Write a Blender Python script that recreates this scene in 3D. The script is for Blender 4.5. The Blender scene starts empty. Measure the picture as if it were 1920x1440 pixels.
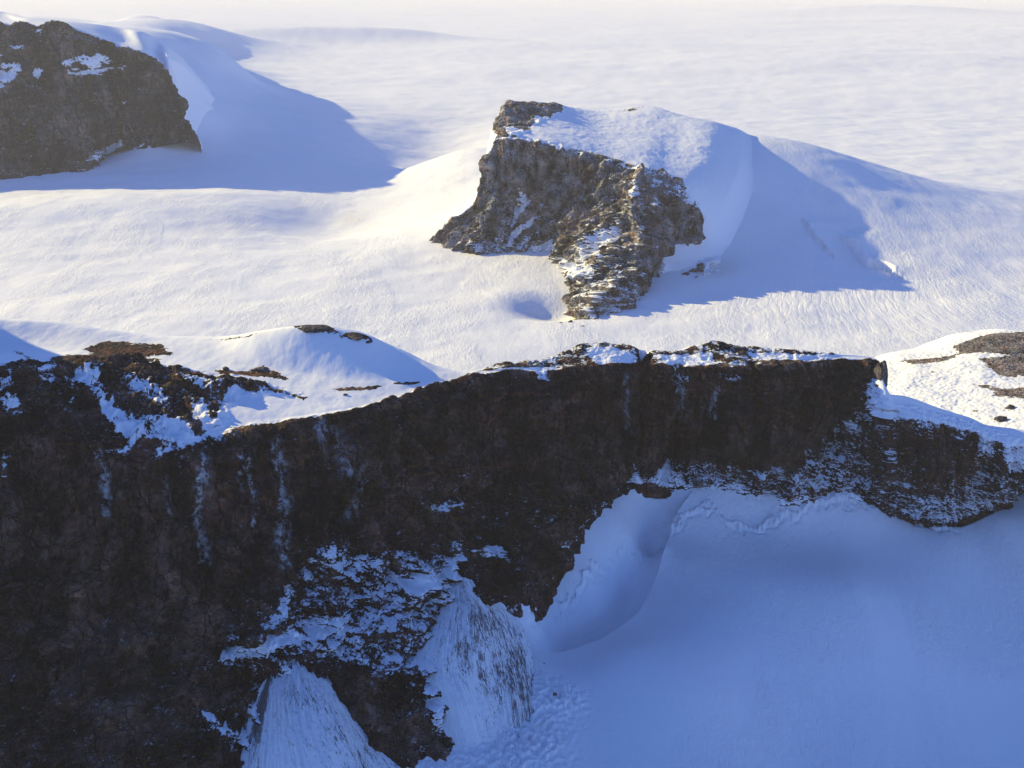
import bpy, math, random
import numpy as np

Q = 1.0                      # mesh density
# ------------------------------------------------------------------ camera, sky, sun, exposure
scn = bpy.context.scene
H = 1000.0
FPX = 1925.0                 # focal length in photo pixels (1920 wide)
PITCH = math.radians(21.3)
cam_d = bpy.data.cameras.new("camera")
cam = bpy.data.objects.new("camera", cam_d)
scn.collection.objects.link(cam)
cam.location = (0, 0, H)
cam.rotation_euler = (math.radians(90) - PITCH, 0, 0)
cam_d.sensor_width = 36.0
cam_d.lens = 36.0 * FPX / 1920.0
cam_d.clip_start = 5.0
cam_d.clip_end = 400000.0
scn.camera = cam

SUN_EL = math.radians(18.7)
SUN_AZ = math.radians(27.0)  # how far behind the picture plane the sun stands, it comes from the left (-x)
sdir = (-math.cos(SUN_EL) * math.cos(SUN_AZ), math.cos(SUN_EL) * math.sin(SUN_AZ), math.sin(SUN_EL))
world = bpy.data.worlds.new("World")
scn.world = world
world.use_nodes = True
wn = world.node_tree.nodes
bg = wn["Background"]
sky = wn.new("ShaderNodeTexSky")
sky.sky_type = 'NISHITA'
sky.sun_disc = False
sky.sun_elevation = SUN_EL
sky.sun_rotation = math.atan2(sdir[0], sdir[1])
sky.altitude = 1500
sky.air_density = 1.0
sky.dust_density = 0.0
sky.ozone_density = 8.0
wb = wn.new("ShaderNodeMix"); wb.data_type = 'RGBA'; wb.blend_type = 'MULTIPLY'; wb.inputs[0].default_value = 1.0
wb.inputs[7].default_value = (1.16, 0.97, 1.03, 1)      # white balance of the camera: shade reads lavender blue
world.node_tree.links.new(sky.outputs[0], wb.inputs[6]); world.node_tree.links.new(wb.outputs[2], bg.inputs[0])
bg.inputs[1].default_value = 0.135
sl = bpy.data.lights.new("sun", 'SUN')
sl.energy = 4.7
sl.angle = math.radians(0.5)
sl.color = (1.0, 0.81, 0.31)
sun = bpy.data.objects.new("sun", sl)
scn.collection.objects.link(sun)
from mathutils import Vector
sun.rotation_euler = Vector(sdir).to_track_quat('Z', 'Y').to_euler()
scn.view_settings.view_transform = 'Standard'
scn.view_settings.look = 'None'
scn.view_settings.exposure = 0.7
scn.view_settings.gamma = 1.0
scn.cycles.max_bounces = 6
scn.cycles.diffuse_bounces = 3
scn.cycles.volume_bounces = 1

# ------------------------------------------------------------------ helpers
CT, ST = math.cos(PITCH), math.sin(PITCH)
def at(px, py, Y=None, z=None):
    """world point seen at a photo pixel, at ground distance Y or at height z (metres)"""
    u = (px - 960.0) / FPX; v = (720.0 - py) / FPX
    d = np.array([u, CT + v * ST, -ST + v * CT])
    t = Y / d[1] if Y is not None else (z - H) / d[2]
    return np.array([0, 0, H]) + t * d
def topx(P):
    x = P[..., 0]; y = P[..., 1]; z = P[..., 2] - H
    f = y * CT - z * ST; up = y * ST + z * CT
    return 960 + FPX * x / f, 720 - FPX * up / f

_r = np.random.RandomState(7)
PERM = np.concatenate([_r.permutation(256)] * 2).astype(np.int32)
G = _r.normal(size=(256, 3)).astype(np.float32); G /= np.linalg.norm(G, axis=1)[:, None]
def noise(x, y, z=0.0):
    x, y, z = np.broadcast_arrays(np.asarray(x, np.float32), np.asarray(y, np.float32), np.asarray(z, np.float32))
    xi = np.floor(x).astype(np.int32); yi = np.floor(y).astype(np.int32); zi = np.floor(z).astype(np.int32)
    xf = x - xi; yf = y - yi; zf = z - zi
    u = xf * xf * xf * (xf * (xf * 6 - 15) + 10); v = yf * yf * yf * (yf * (yf * 6 - 15) + 10); w = zf * zf * zf * (zf * (zf * 6 - 15) + 10)
    out = 0
    for a in (0, 1):
        pa = PERM[(xi + a) & 255]; wa = u if a else 1 - u
        for b in (0, 1):
            pb = PERM[pa + ((yi + b) & 255)]; wb = wa * (v if b else 1 - v)
            for c in (0, 1):
                g = G[PERM[pb + ((zi + c) & 255)]]
                dt = g[..., 0] * (xf - a) + g[..., 1] * (yf - b) + g[..., 2] * (zf - c)
                out = out + dt * wb * (w if c else 1 - w)
    return out * 1.6
def fbm(x, y, z=0.0, o=4, gain=0.5):
    s = 0; a = 1.0; f = 1.0
    for i in range(o):
        s = s + a * noise(x * f + 13.7 * i, y * f + 7.1 * i, z * f + 3.3 * i); a *= gain; f *= 2.03
    return s
def ridged(x, y, z=0.0, o=4, gain=0.5):
    s = 0; a = 1.0; f = 1.0
    for i in range(o):
        s = s + a * (1 - 2 * np.abs(noise(x * f + 5.7 * i, y * f + 9.1 * i, z * f + 1.3 * i))); a *= gain; f *= 2.03
    return s
def lerp(a, b, t): return a + (b - a) * t
def sm(a, b, x):
    t = np.clip((x - a) / (b - a), 0, 1); return t * t * (3 - 2 * t)

def pchip(t, Y, q):
    """monotone cubic through Y[k] at t[k], sampled at q; Y is (n, ...)"""
    t = np.asarray(t, float); Y = np.asarray(Y, float)
    h = np.diff(t); sh = (-1,) + (1,) * (Y.ndim - 1)
    d = np.diff(Y, axis=0) / h.reshape(sh)
    m = np.zeros_like(Y)
    h0 = h[:-1].reshape(sh); h1 = h[1:].reshape(sh)
    w1 = 2 * h1 + h0; w2 = h1 + 2 * h0
    with np.errstate(divide='ignore', invalid='ignore'):
        mm = (w1 + w2) / (w1 / d[:-1] + w2 / d[1:])
    m[1:-1] = np.where(d[:-1] * d[1:] > 0, mm, 0)
    m[0] = d[0]; m[-1] = d[-1]
    k = np.clip(np.searchsorted(t, q) - 1, 0, len(t) - 2)
    hh = h[k].reshape(sh); s = ((q - t[k]) / h[k]).reshape(sh)
    return ((1 + 2 * s) * (1 - s) ** 2) * Y[k] + (s * (1 - s) ** 2) * hh * m[k] + (s * s * (3 - 2 * s)) * Y[k + 1] + (s * s * (s - 1)) * hh * m[k + 1]
def cat(t, Y, q):
    """softer (non-monotone) cubic"""
    t = np.asarray(t, float); Y = np.asarray(Y, float)
    h = np.diff(t); sh = (-1,) + (1,) * (Y.ndim - 1)
    d = np.diff(Y, axis=0) / h.reshape(sh)
    m = np.zeros_like(Y); h0 = h[:-1].reshape(sh); h1 = h[1:].reshape(sh)
    m[1:-1] = (d[:-1] * h1 + d[1:] * h0) / (h0 + h1); m[0] = d[0]; m[-1] = d[-1]
    k = np.clip(np.searchsorted(t, q) - 1, 0, len(t) - 2)
    hh = h[k].reshape(sh); s = ((q - t[k]) / h[k]).reshape(sh)
    return ((1 + 2 * s) * (1 - s) ** 2) * Y[k] + (s * (1 - s) ** 2) * hh * m[k] + (s * s * (3 - 2 * s)) * Y[k + 1] + (s * s * (s - 1)) * hh * m[k + 1]

def normals(P):
    du = np.gradient(P, axis=0); dv = np.gradient(P, axis=1)
    n = np.cross(du, dv); n /= np.linalg.norm(n, axis=-1)[..., None] + 1e-9
    return n
def tag(o, label=None, cat_=None, group=None, kind=None):
    if label: o["label"] = label
    if cat_: o["category"] = cat_
    if group: o["group"] = group
    if kind: o["kind"] = kind
    return o
def grid_mesh(name, P, attrs, material, parent=None, flip=False):
    nu, nv = P.shape[:2]
    me = bpy.data.meshes.new(name)
    me.vertices.add(nu * nv)
    me.vertices.foreach_set("co", P.astype(np.float32).reshape(-1))
    i = np.arange(nu * nv).reshape(nu, nv)
    q = np.stack([i[:-1, :-1], i[1:, :-1], i[1:, 1:], i[:-1, 1:]], -1).reshape(-1, 4)
    if flip: q = q[:, ::-1]
    n = len(q)
    me.loops.add(n * 4); me.polygons.add(n)
    me.loops.foreach_set("vertex_index", q.astype(np.int32).reshape(-1))
    me.polygons.foreach_set("loop_start", np.arange(0, 4 * n, 4, dtype=np.int32))
    me.polygons.foreach_set("use_smooth", np.ones(n, bool))
    me.update(calc_edges=True)
    for k, a in attrs.items():
        at_ = me.attributes.new(k, 'FLOAT', 'POINT')
        at_.data.foreach_set("value", np.asarray(a, np.float32).reshape(-1))
    me.materials.append(material)
    o = bpy.data.objects.new(name, me)
    scn.collection.objects.link(o)
    if parent: o.parent = parent
    return o

# ------------------------------------------------------------------ materials
class NT:
    def __init__(s, name):
        s.m = bpy.data.materials.new(name); s.m.use_nodes = True
        s.t = s.m.node_tree; s.b = s.t.nodes["Principled BSDF"]; s.pos = s.add("ShaderNodeNewGeometry").outputs["Position"]
    def add(s, k, **kw):
        n = s.t.nodes.new(k)
        for a, v in kw.items(): setattr(n, a, v)
        return n
    def link(s, a, b): s.t.links.new(a, b)
    def set(s, sock, v):
        if hasattr(v, 'is_output') or isinstance(v, bpy.types.NodeSocket): s.link(v, sock)
        else: sock.default_value = v
    def math(s, op, a, b=0.0, c=None, clamp=False):
        n = s.add("ShaderNodeMath", operation=op, use_clamp=clamp); s.set(n.inputs[0], a); s.set(n.inputs[1], b)
        if c is not None: s.set(n.inputs[2], c)
        return n.outputs[0]
    def attr(s, name): return s.add("ShaderNodeAttribute", attribute_name=name).outputs["Fac"]
    def scaled(s, vec, sc):
        n = s.add("ShaderNodeVectorMath", operation='MULTIPLY'); s.link(vec, n.inputs[0]); n.inputs[1].default_value = sc; return n.outputs[0]
    def noise(s, sc, detail=4, rough=0.55, stretch=(1, 1, 1), dist=0.0):
        n = s.add("ShaderNodeTexNoise"); n.inputs["Scale"].default_value = 1.0; n.inputs["Detail"].default_value = detail
        n.inputs["Roughness"].default_value = rough; n.inputs["Distortion"].default_value = dist
        s.link(s.scaled(s.pos, tuple(sc * k for k in stretch)), n.inputs["Vector"]); return n.outputs["Fac"]
    def ramp(s, v, a, b):
        n = s.add("ShaderNodeMapRange", interpolation_type='SMOOTHSTEP'); s.set(n.inputs[0], v)
        n.inputs[1].default_value = a; n.inputs[2].default_value = b; return n.outputs[0]
    def mix(s, f, a, b):
        n = s.add("ShaderNodeMix", data_type='RGBA'); s.set(n.inputs[0], f); s.set(n.inputs[6], a); s.set(n.inputs[7], b); return n.outputs[2]
    def bump(s, h, strength, dist, normal=None):
        n = s.add("ShaderNodeBump"); n.inputs["Strength"].default_value = strength; n.inputs["Distance"].default_value = dist
        s.link(h, n.inputs["Height"])
        if normal is not None: s.link(normal, n.inputs["Normal"])
        return n.outputs[0]

SNOW = (0.84, 0.87, 0.95, 1)
def snow_height(N, k=1.0, sy=.6):
    """sastrugi and wind crust, metres"""
    a = N.noise(1 / 16.0, 6, 0.7, (1, sy, 1), 0.4)
    b = N.noise(1 / 6.0, 4, 0.75, (1, sy, 1), 0.3)
    w = N.math('ADD', .5, N.ramp(N.noise(1 / 260.0, 3, 0.5, (1, .5, 1), 1.0), .38, .66))     # crusted and smooth patches
    return N.math('MULTIPLY', N.math('ADD', N.math('MULTIPLY', a, 2.0 * k), N.math('MULTIPLY', b, 1.2 * k)), w)
def mat_snow(name, k=1.0, crev=False):
    N = NT(name)
    v = N.noise(1 / 160.0, 4, 0.5)
    N.link(N.mix(v, (0.82, 0.85, 0.94, 1), (0.87, 0.89, 0.96, 1)), N.b.inputs["Base Color"])
    N.b.inputs["Roughness"].default_value = 0.75
    h = snow_height(N, k, .42 if crev else .6)
    if crev: h = N.math('MULTIPLY', h, N.attr("grain"))
    if crev:      # flow lines and crevasse bands fanning down the ice
        cmb = N.add("ShaderNodeCombineXYZ"); N.link(N.attr("flow_u"), cmb.inputs[0]); N.link(N.attr("flow_v"), cmb.inputs[1])
        n = N.add("ShaderNodeTexNoise"); n.inputs["Scale"].default_value = 1.0; n.inputs["Detail"].default_value = 4; n.inputs["Distortion"].default_value = 0.25
        N.link(N.scaled(cmb.outputs[0], (1 / 14.0, 1 / 190.0, 1)), n.inputs["Vector"])
        e = N.math('POWER', N.math('SUBTRACT', 1.0, N.math('ABSOLUTE', N.math('MULTIPLY', N.math('SUBTRACT', n.outputs["Fac"], 0.5), 5.0)), clamp=True), 2.0)
        h = N.math('SUBTRACT', h, N.math('MULTIPLY', N.math('MULTIPLY', e, N.attr("crev")), 0.8))
        r = N.noise(1 / 12.0, 4, 0.75, (1, 1, 1), 1.0)
        h = N.math('ADD', h, N.math('MULTIPLY', N.math('MULTIPLY', r, N.attr("rubble")), 14.0))
    N.link(N.bump(h, 1.0, 1.0), N.b.inputs["Normal"])
    return N.m
def mat_rock(name, c1, c2, c3, k=1.0):
    N = NT(name)
    n1 = N.noise(1 / (80.0 * k), 5, 0.62, (1, 1, 1.8), .5)
    n2 = N.noise(1 / (7.0 * k), 6, 0.72)
    lay = N.noise(1 / (7.0 * k), 4, 0.65, (0.06, 0.06, 1), .25)          # lava flows, one above the other
    ver = N.noise(1 / (6.0 * k), 4, 0.6, (1, 1, 0.09), .3)              # stains and joints running down
    def vor(sc, st):
        v = N.add("ShaderNodeTexVoronoi", feature='F1'); v.inputs["Scale"].default_value = 1.0
        N.link(N.scaled(N.pos, tuple(sc * q for q in st)), v.inputs["Vector"]); return v
    v1 = vor(1 / (9.0 * k), (1, 1, .55)); v2 = vor(1 / (3.2 * k), (1, 1, .7))
    big = N.noise(1 / (34.0 * k), 4, 0.6, (0.12, 0.12, 1), .6)           # thick beds
    rock = N.mix(N.ramp(n1, 0.40, 0.60), c2, c1)
    rock = N.mix(N.math('MULTIPLY', N.ramp(big, 0.50, 0.58), 0.65), rock, c1)
    rock = N.mix(N.math('MULTIPLY', N.ramp(big, 0.46, 0.38), 0.75), rock, c2)
    rock = N.mix(N.math('MULTIPLY', N.ramp(lay, 0.52, 0.62), 0.75), rock, c3)
    rock = N.mix(N.math('MULTIPLY', N.ramp(ver, 0.50, 0.68), 0.6), rock, c2)
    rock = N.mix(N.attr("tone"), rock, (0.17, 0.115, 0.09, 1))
    hv = N.add("ShaderNodeHueSaturation"); N.link(rock, hv.inputs["Color"])
    sp = N.add("ShaderNodeSeparateColor"); N.link(v1.outputs["Color"], sp.inputs[0]); sq = N.add("ShaderNodeSeparateColor"); N.link(v2.outputs["Color"], sq.inputs[0])
    mot = N.math('ADD', .38, N.math('MULTIPLY', N.ramp(N.noise(1 / (60.0 * k), 6, 0.62, (1, 1, .5), .4), .36, .66), 1.7))   # paler and darker rock
    N.link(N.math('MULTIPLY', mot, N.math('POWER', N.math('ADD', N.math('MULTIPLY', sp.outputs[0], .6), N.math('ADD', N.math('MULTIPLY', sq.outputs[0], .35), N.math('MULTIPLY', n2, 1.05))), 1.7)), hv.inputs["Value"])
    rock = hv.outputs[0]
    # joints: thin open cracks, mostly upright
    wv = N.add("ShaderNodeTexNoise"); wv.inputs["Scale"].default_value = 1.0; wv.inputs["Detail"].default_value = 4
    N.link(N.scaled(N.pos, (1 / (30.0 * k),) * 3), wv.inputs["Vector"])
    off = N.scaled(wv.outputs["Color"], (14.0 * k, 14.0 * k, 14.0 * k)); ad = N.add("ShaderNodeVectorMath", operation='ADD'); N.link(N.pos, ad.inputs[0]); N.link(off, ad.inputs[1])
    ve = N.add("ShaderNodeTexVoronoi", feature='DISTANCE_TO_EDGE'); ve.inputs["Scale"].default_value = 1.0
    N.link(N.scaled(ad.outputs[0], (1 / (34.0 * k), 1 / (34.0 * k), 1 / (190.0 * k))), ve.inputs["Vector"])
    jt = N.ramp(ve.outputs["Distance"], 0.0, 0.045)
    rock = N.mix(N.math('SUBTRACT', .85, N.math('MULTIPLY', jt, .85)), rock, (0.004, 0.003, 0.004, 1))
    # snow
    e1 = N.noise(1 / (5.0 * k), 4, 0.7, (1, 1, 1.3))
    e2 = N.noise(1 / (20.0 * k), 3, 0.6)
    s = N.math('ADD', N.attr("snow"), N.math('MULTIPLY', N.math('SUBTRACT', N.math('ADD', e1, N.math('MULTIPLY', e2, 0.7)), 0.85), 1.5))
    f = N.ramp(s, 0.44, 0.58)
    fr = N.math('MULTIPLY', N.attr("frost"), N.ramp(N.math('ADD', e1, e2), 0.85, 1.08))   # thin ice on rock
    le = N.noise(1 / (2.4 * k), 4, 0.7, (0.4, 0.4, 1.2), .4)              # powder caught on small ledges
    du = N.math('MULTIPLY', N.ramp(N.math('ADD', le, N.math('MULTIPLY', N.math('SUBTRACT', e2, .5), .6)), 0.60, 0.72), N.ramp(N.attr("snow"), -.75, .35))
    f2 = N.math('MAXIMUM', N.math('MAXIMUM', f, fr), N.math('MULTIPLY', du, .75))
    N.link(N.mix(f2, rock, SNOW), N.b.inputs["Base Color"])
    N.b.inputs["Roughness"].default_value = 0.9
    N.b.inputs["Specular IOR Level"].default_value = 0.12
    rh = N.math('ADD', N.math('MULTIPLY', n2, 2.5 * k), N.math('MULTIPLY', v2.outputs["Distance"], 2.2 * k))
    rh = N.math('ADD', rh, N.math('ADD', N.math('MULTIPLY', v1.outputs["Distance"], 5.0 * k), N.math('ADD', N.math('MULTIPLY', lay, 5.0 * k), N.math('MULTIPLY', ver, 8.0 * k))))
    rh = N.math('ADD', rh, N.math('MULTIPLY', jt, 1.5 * k))
    rh = N.math('MULTIPLY', rh, N.math('SUBTRACT', 1.0, f))
    sh = N.math('MULTIPLY', snow_height(N, 0.16), f)
    h = N.math('ADD', N.math('ADD', rh, sh), N.math('MULTIPLY', f, 0.9))
    N.link(N.bump(h, 1.0, 1.0), N.b.inputs["Normal"])
    return N.m
M_snow = mat_snow("snow", 1.3)
M_glacier = mat_snow("glacier_snow", 1.25, True)
M_rock = mat_rock("basalt", (0.052, 0.020, 0.015, 1), (0.011, 0.006, 0.011, 1), (0.095, 0.038, 0.020, 1))
M_rock_mtn = mat_rock("hazed_basalt", (0.040, 0.036, 0.044, 1), (0.016, 0.017, 0.026, 1), (0.068, 0.054, 0.052, 1), 3.2)  # rock colours pushed blue-grey, part of the distance haze painted in
M_rock_far = mat_rock("far_basalt", (0.068, 0.038, 0.027, 1), (0.022, 0.015, 0.018, 1), (0.15, 0.078, 0.042, 1), 1.7)

# ------------------------------------------------------------------ snow surfaces
def snow_wave(x, y):
    return 5 * fbm(x / 420.0, y / 300.0, 0, 3) + 0.45 * fbm(x / 60.0, y / 90.0, 3.0, 3)

def rbf(pts, X, Y, scale=1000.0):
    P = np.array([p[:2] for p in pts]) / scale; z = np.array([p[2] for p in pts], float)
    n = len(P)
    def k(r2): return 0.5 * r2 * np.log(r2 + 1e-9)
    A = np.zeros((n + 3, n + 3)); r2 = ((P[:, None] - P[None]) ** 2).sum(-1)
    A[:n, :n] = k(r2) + np.eye(n) * 1e-4; A[:n, n] = 1; A[:n, n + 1:] = P; A[n, :n] = 1; A[n + 1:, :n] = P.T
    w = np.linalg.solve(A, np.concatenate([z, [0, 0, 0]]))
    xs = X / scale; ys = Y / scale
    out = w[n] + w[n + 1] * xs + w[n + 2] * ys
    for i in range(n):
        out = out + w[i] * k((xs - P[i, 0]) ** 2 + (ys - P[i, 1]) ** 2)
    return out
def dist_poly(X, Y, pts):
    """distance to a polyline, signed side (+ = left of travel), and arc position 0..1"""
    best = np.full(X.shape, 1e18); side = np.zeros(X.shape); arc = np.zeros(X.shape)
    pts = [np.asarray(p)[:2] for p in pts]; L = sum(np.linalg.norm(b - a) for a, b in zip(pts, pts[1:])); acc = 0
    for a, b in zip(pts, pts[1:]):
        d = b - a; l = np.linalg.norm(d); t = np.clip(((X - a[0]) * d[0] + (Y - a[1]) * d[1]) / l ** 2, 0, 1)
        ex = X - a[0] - t * d[0]; ey = Y - a[1] - t * d[1]; r = ex * ex + ey * ey
        m = r < best
        best = np.where(m, r, best); side = np.where(m, np.sign(d[0] * (Y - a[1]) - d[1] * (X - a[0])), side); arc = np.where(m, (acc + t * l) / L, arc)
        acc += l
    return np.sqrt(best), side, arc
def inside(X, Y, pts):
    c = np.zeros(X.shape, bool); n = len(pts)
    for i in range(n):
        x1, y1 = pts[i][:2]; x2, y2 = pts[(i + 1) % n][:2]
        if y1 == y2: continue
        c ^= ((y1 > Y) != (y2 > Y)) & (X < (x2 - x1) * (Y - y1) / (y2 - y1) + x1)
    return c

# ---- near basin: the shaded glacier at the foot of the ridge
BASE = [(-60, 1560, 0), (150, 1540, 0), (330, 1530, 0), (520, 1500, 0), (700, 1440, 2), (835, 1405, 6), (990, 1240, 12), (1000, 1120, 45), (1080, 985, 70), (1180, 905, 95),
        (1310, 920, 80), (1400, 917, 75), (1500, 938, 55), (1560, 926, 60), (1640, 948, 40), (1710, 975, 15), (1765, 985, 5), (1810, 975, 0), (1860, 950, 0), (1900, 918, 0), (1950, 885, 5)]
near_pts = [at(a, b, z=c) for a, b, c in BASE]
for a, b, c in [(1030, 1215, -12), (1100, 1150, -18), (1180, 1080, -12), (1230, 1010, 20), (1020, 1150, 12), (1100, 1080, 20), (1200, 1000, 48),
                (1290, 1060, 14), (1180, 1220, 8), (1290, 975, 45), (1400, 985, 32), (1520, 985, 22), (1650, 1000, 10), (1780, 1010, 2), (1880, 975, 4), (1930, 930, 5),
                (1400, 1100, 20), (1600, 1100, 14), (1800, 1100, -30), (1950, 1050, -30), (1300, 1300, 6), (1100, 1330, 2), (1600, 1300, -50), (1900, 1300, -95),
                (900, 1110, 15), (870, 1160, 15), (930, 1060, 25), (850, 1240, 10), (1010, 1350, 6), (1100, 1440, -4), (1500, 1440, -70), (1900, 1440, -120), (800, 1470, -6), (1200, 1600, -8), (500, 1600, -8), (2100, 1200, -90), (2100, 950, -15)]:
    near_pts.append(at(a, b, z=c))
near_pts += [np.array(p) for p in [(-900, 1100, 0), (-900, 700, 0), (1500, 800, -120), (1500, 2300, 0), (-200, 700, 0), (800, 700, -90), (-900, 2300, -40), (0, 2300, -40), (900, 2400, -20)]]
SCOOP = [at(a, b, z=c) for a, b, c in [(1300, 950, 40), (1262, 985, 30), (1235, 1060, 12), (1195, 1130, 6), (1130, 1185, 0), (1040, 1216, -4), (1000, 1222, -4)]]
SCHR = [at(a, b, z=c) for a, b, c in [(1000, 1175, 5), (1050, 1135, 10), (1120, 1055, 25), (1180, 1015, 40), (1240, 985, 48), (1330, 955, 52), (1365, 985, 36), (1410, 992, 30), (1470, 970, 36), (1530, 950, 40), (1640, 958, 24), (1720, 985, 6), (1790, 1000, 2)]]
SCOOP2 = [at(a, b, z=c) for a, b, c in [(1700, 990, 8), (1800, 988, 6), (1860, 965, 6), (1920, 925, 6), (2000, 870, 8)]]
def h_near(X, Y):
    h = rbf(near_pts, X, Y)
    d, s, a = dist_poly(X, Y, SCOOP)
    w = sm(0, .15, a) * sm(1.0, .8, a)
    h = h + w * np.where(s < 0, -42 * np.exp(-((d - 40) / 34.0) ** 2), 10 * np.exp(-(d / 60.0)))   # sharp rim, hollow on its cliff side
    d, s, a = dist_poly(X, Y, SCOOP2)
    h = h + sm(0, .3, a) * np.where(s > 0, -14 * np.exp(-((d - 25) / 25.0) ** 2), 8 * np.exp(-d / 60.0))
    d, s, a = dist_poly(X + 13 * fbm(X / 30, Y / 30, 1, 4), Y + 13 * fbm(X / 30, Y / 30, 5, 4), SCHR)
    r = fbm(X / 5.0, Y / 5.0, 2.0, 5, .65)
    h = h + 4.5 * np.exp(-(d / 4.0) ** 2) * np.clip(0.5 + 1.3 * r, 0, 2) + 2.5 * np.exp(-d / 14.0) * (s > 0) - 3.0 * np.exp(-((d - 6) / 3.5) ** 2) * (s < 0)
    # tumbled blocks between the schrund and the rock
    for (a_, b_, rr, am) in [(1400, 950, 60, 3.0), (1560, 950, 50, 3.0), (1020, 1290, 45, 5.0), (1010, 1370, 40, 4.0), (1060, 1300, 30, 3.0), (940, 1400, 60, 4.0), (760, 1430, 60, 3)]:
        c = at(a_, b_, z=20)
        w = np.exp(-((X - c[0]) ** 2 + (Y - c[1]) ** 2) / rr ** 2)
        h = h + w * am * np.clip(ridged(X / 16, Y / 16, 9.0, 5, .6), -1, 2)
    return h + 0.5 * snow_wave(X, Y)
nx, ny = int(1250 * Q), int(800 * Q)
xs = np.concatenate([np.linspace(-1000, -520, 60, endpoint=False), np.linspace(-520, 1080, nx - 140, endpoint=False), np.linspace(1080, 1700, 80)]); nx = len(xs)
ys = 620 * (2350 / 620.0) ** np.linspace(0, 1, ny)
X, Y = np.meshgrid(xs, ys, indexing='ij')
Z = h_near(X, Y)
o = grid_mesh("snow_basin", np.stack([X, Y, Z], -1), {}, M_snow)
tag(o, "smooth blue shaded snow basin at the foot of the dark near cliff", "snowfield", kind="structure")

# ---- far glacier
def gb(X, Y, px, py, amp, rx, ry, rot=0.0, z=0):
    c = at(px, py, z=z); dx = X - c[0]; dy = Y - c[1]; cr, sr = math.cos(rot), math.sin(rot)
    a = (dx * cr + dy * sr) / rx; b = (-dx * sr + dy * cr) / ry
    return amp * np.exp(-(a * a + b * b))
SCARPS = []
def h_far(X, Y):
    h = 0 * X
    h = h + gb(X, Y, 230, 400, 70, 900, 420) - gb(X, Y, 620, 405, 85, 330, 420)
    h = h + gb(X, Y, 900, 330, 170, 420, 700, 0.2)                # ramp against the central nunatak
    h = h - gb(X, Y, 1032, 574, 50, 130, 120) + gb(X, Y, 965, 560, 16, 130, 140)
    h = h + 90 * np.exp(-((X - 2050) / 900.0) ** 2 - ((Y - 4500) / 900.0) ** 2) + 350 * np.exp(-((X - 980) / 780.0) ** 2 - ((Y - 4660) / 680.0) ** 2)
    h = h + gb(X, Y, 470, 230, 40, 1500, 1400) - gb(X, Y, 810, 265, 165, 520, 1100) + 0 * X + 0
    h = h + gb(X, Y, 340, 47, 330, 1100, 1600, z=400) + gb(X, Y, 270, 42, 200, 500, 900, z=400) + gb(X, Y, 60, 40, 450, 2500, 2500, z=400)
    h = h + gb(X, Y, 540, 62, 230, 1500, 700, z=150) + gb(X, Y, 740, 66, 170, 1300, 600, z=100) + gb(X, Y, 1620, 22, 350, 5000, 2000, z=100)
    Yk = Y / 1000.0                                              # snow plateau running back from the far mountain
    xe = np.interp(Yk, [7, 9, 11, 15], [-2240, -2350, -2950, -4500]) + 120 * fbm(X / 900, Y / 1500, 7, 3)
    top = np.interp(Yk, [6, 7, 10, 15, 18], [.70, .72, .63, .46, .30]) * 1000
    fr = np.where(X < -2500, sm(6480, 6900, Y), np.where(X > -2200, sm(5900, 7300, Y), lerp(sm(6480, 6900, Y), sm(5900, 7300, Y), (X + 2500) / 300)))
    h = h + top / (1 + np.exp(np.clip((X - xe) / 230.0, -30, 30))) * fr * sm(18500, 14000, Y)
    for S, am in SCARPS:
        wx = 12 * fbm(X / 60, Y / 60, 3, 3)
        d, s, a = dist_poly(X + wx, Y + wx, S)
        w = sm(0, .2, a) * sm(1.0, .7, a)
        h = h + w * am * np.where(s > 0, np.exp(-d / 120.0), -0.6 * np.exp(-d / 40.0))
    far = sm(4000, 15000, Y)
    h = h + snow_wave(X, Y) * 1.6 + far * 60 * fbm(X / 6000.0, Y / 3500.0, 4.0, 4)
    return h
def on_far(px, py):
    """where the line of sight first meets the glacier"""
    d = at(px, py, Y=1000.0) - np.array([0, 0, H]); t = np.arange(2.0, 22.0, .006)
    P = np.array([0, 0, H]) + t[:, None] * d
    k = int(np.argmax(P[:, 2] < h_far(P[:, 0], P[:, 1])))
    return P[k].copy()
SCARPS = [([on_far(*p) for p in [(1500, 405), (1515, 430), (1545, 462), (1572, 495)]], 10), ([on_far(*p) for p in [(1565, 440), (1600, 462), (1615, 490), (1660, 502), (1700, 530)]], 20)]
nr, nc = int(1150 * Q), int(820 * Q)
ys = np.concatenate([2050 * (9000 / 2050.0) ** np.linspace(0, 1, int(nr * .8), endpoint=False), 9000 * (130000 / 9000.0) ** np.linspace(0, 1, nr - int(nr * .8))])
ss = np.linspace(-1, 1, nc)
X = ss[:, None] * (600 + ys[None, :] * 0.72); Y = np.broadcast_to(ys[None, :], X.shape)
Z = h_far(X, Y)
cr = np.clip(gb(X, Y, 1500, 560, 1.0, 500, 420) + gb(X, Y, 1750, 560, .8, 500, 420) + gb(X, Y, 300, 400, .25, 700, 300) + .12, 0, 1.2)
fc = at(1500, 330, z=60); dx = X - fc[0]; dy = Y - fc[1]
fu = np.arctan2(dx, -dy) * 900 + 30 * fbm(X / 900, Y / 900, 0, 2); fv = np.hypot(dx, dy)
rb = gb(X, Y, 1330, 520, 1.0, 110, 90) + gb(X, Y, 655, 392, .7, 70, 110) + gb(X, Y, 850, 215, .25, 500, 300) + gb(X, Y, 1090, 590, .3, 100, 60)
o = grid_mesh("glacier", np.stack([X, Y, Z], -1), {"crev": cr, "flow_u": fu, "flow_v": fv, "rubble": rb, "grain": .15 + .85 * sm(8500, 4500, Y)}, M_glacier)
tag(o, "vast sunlit white glacier spreading behind the ridge to the hazy distance", "glacier", kind="structure")

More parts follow.
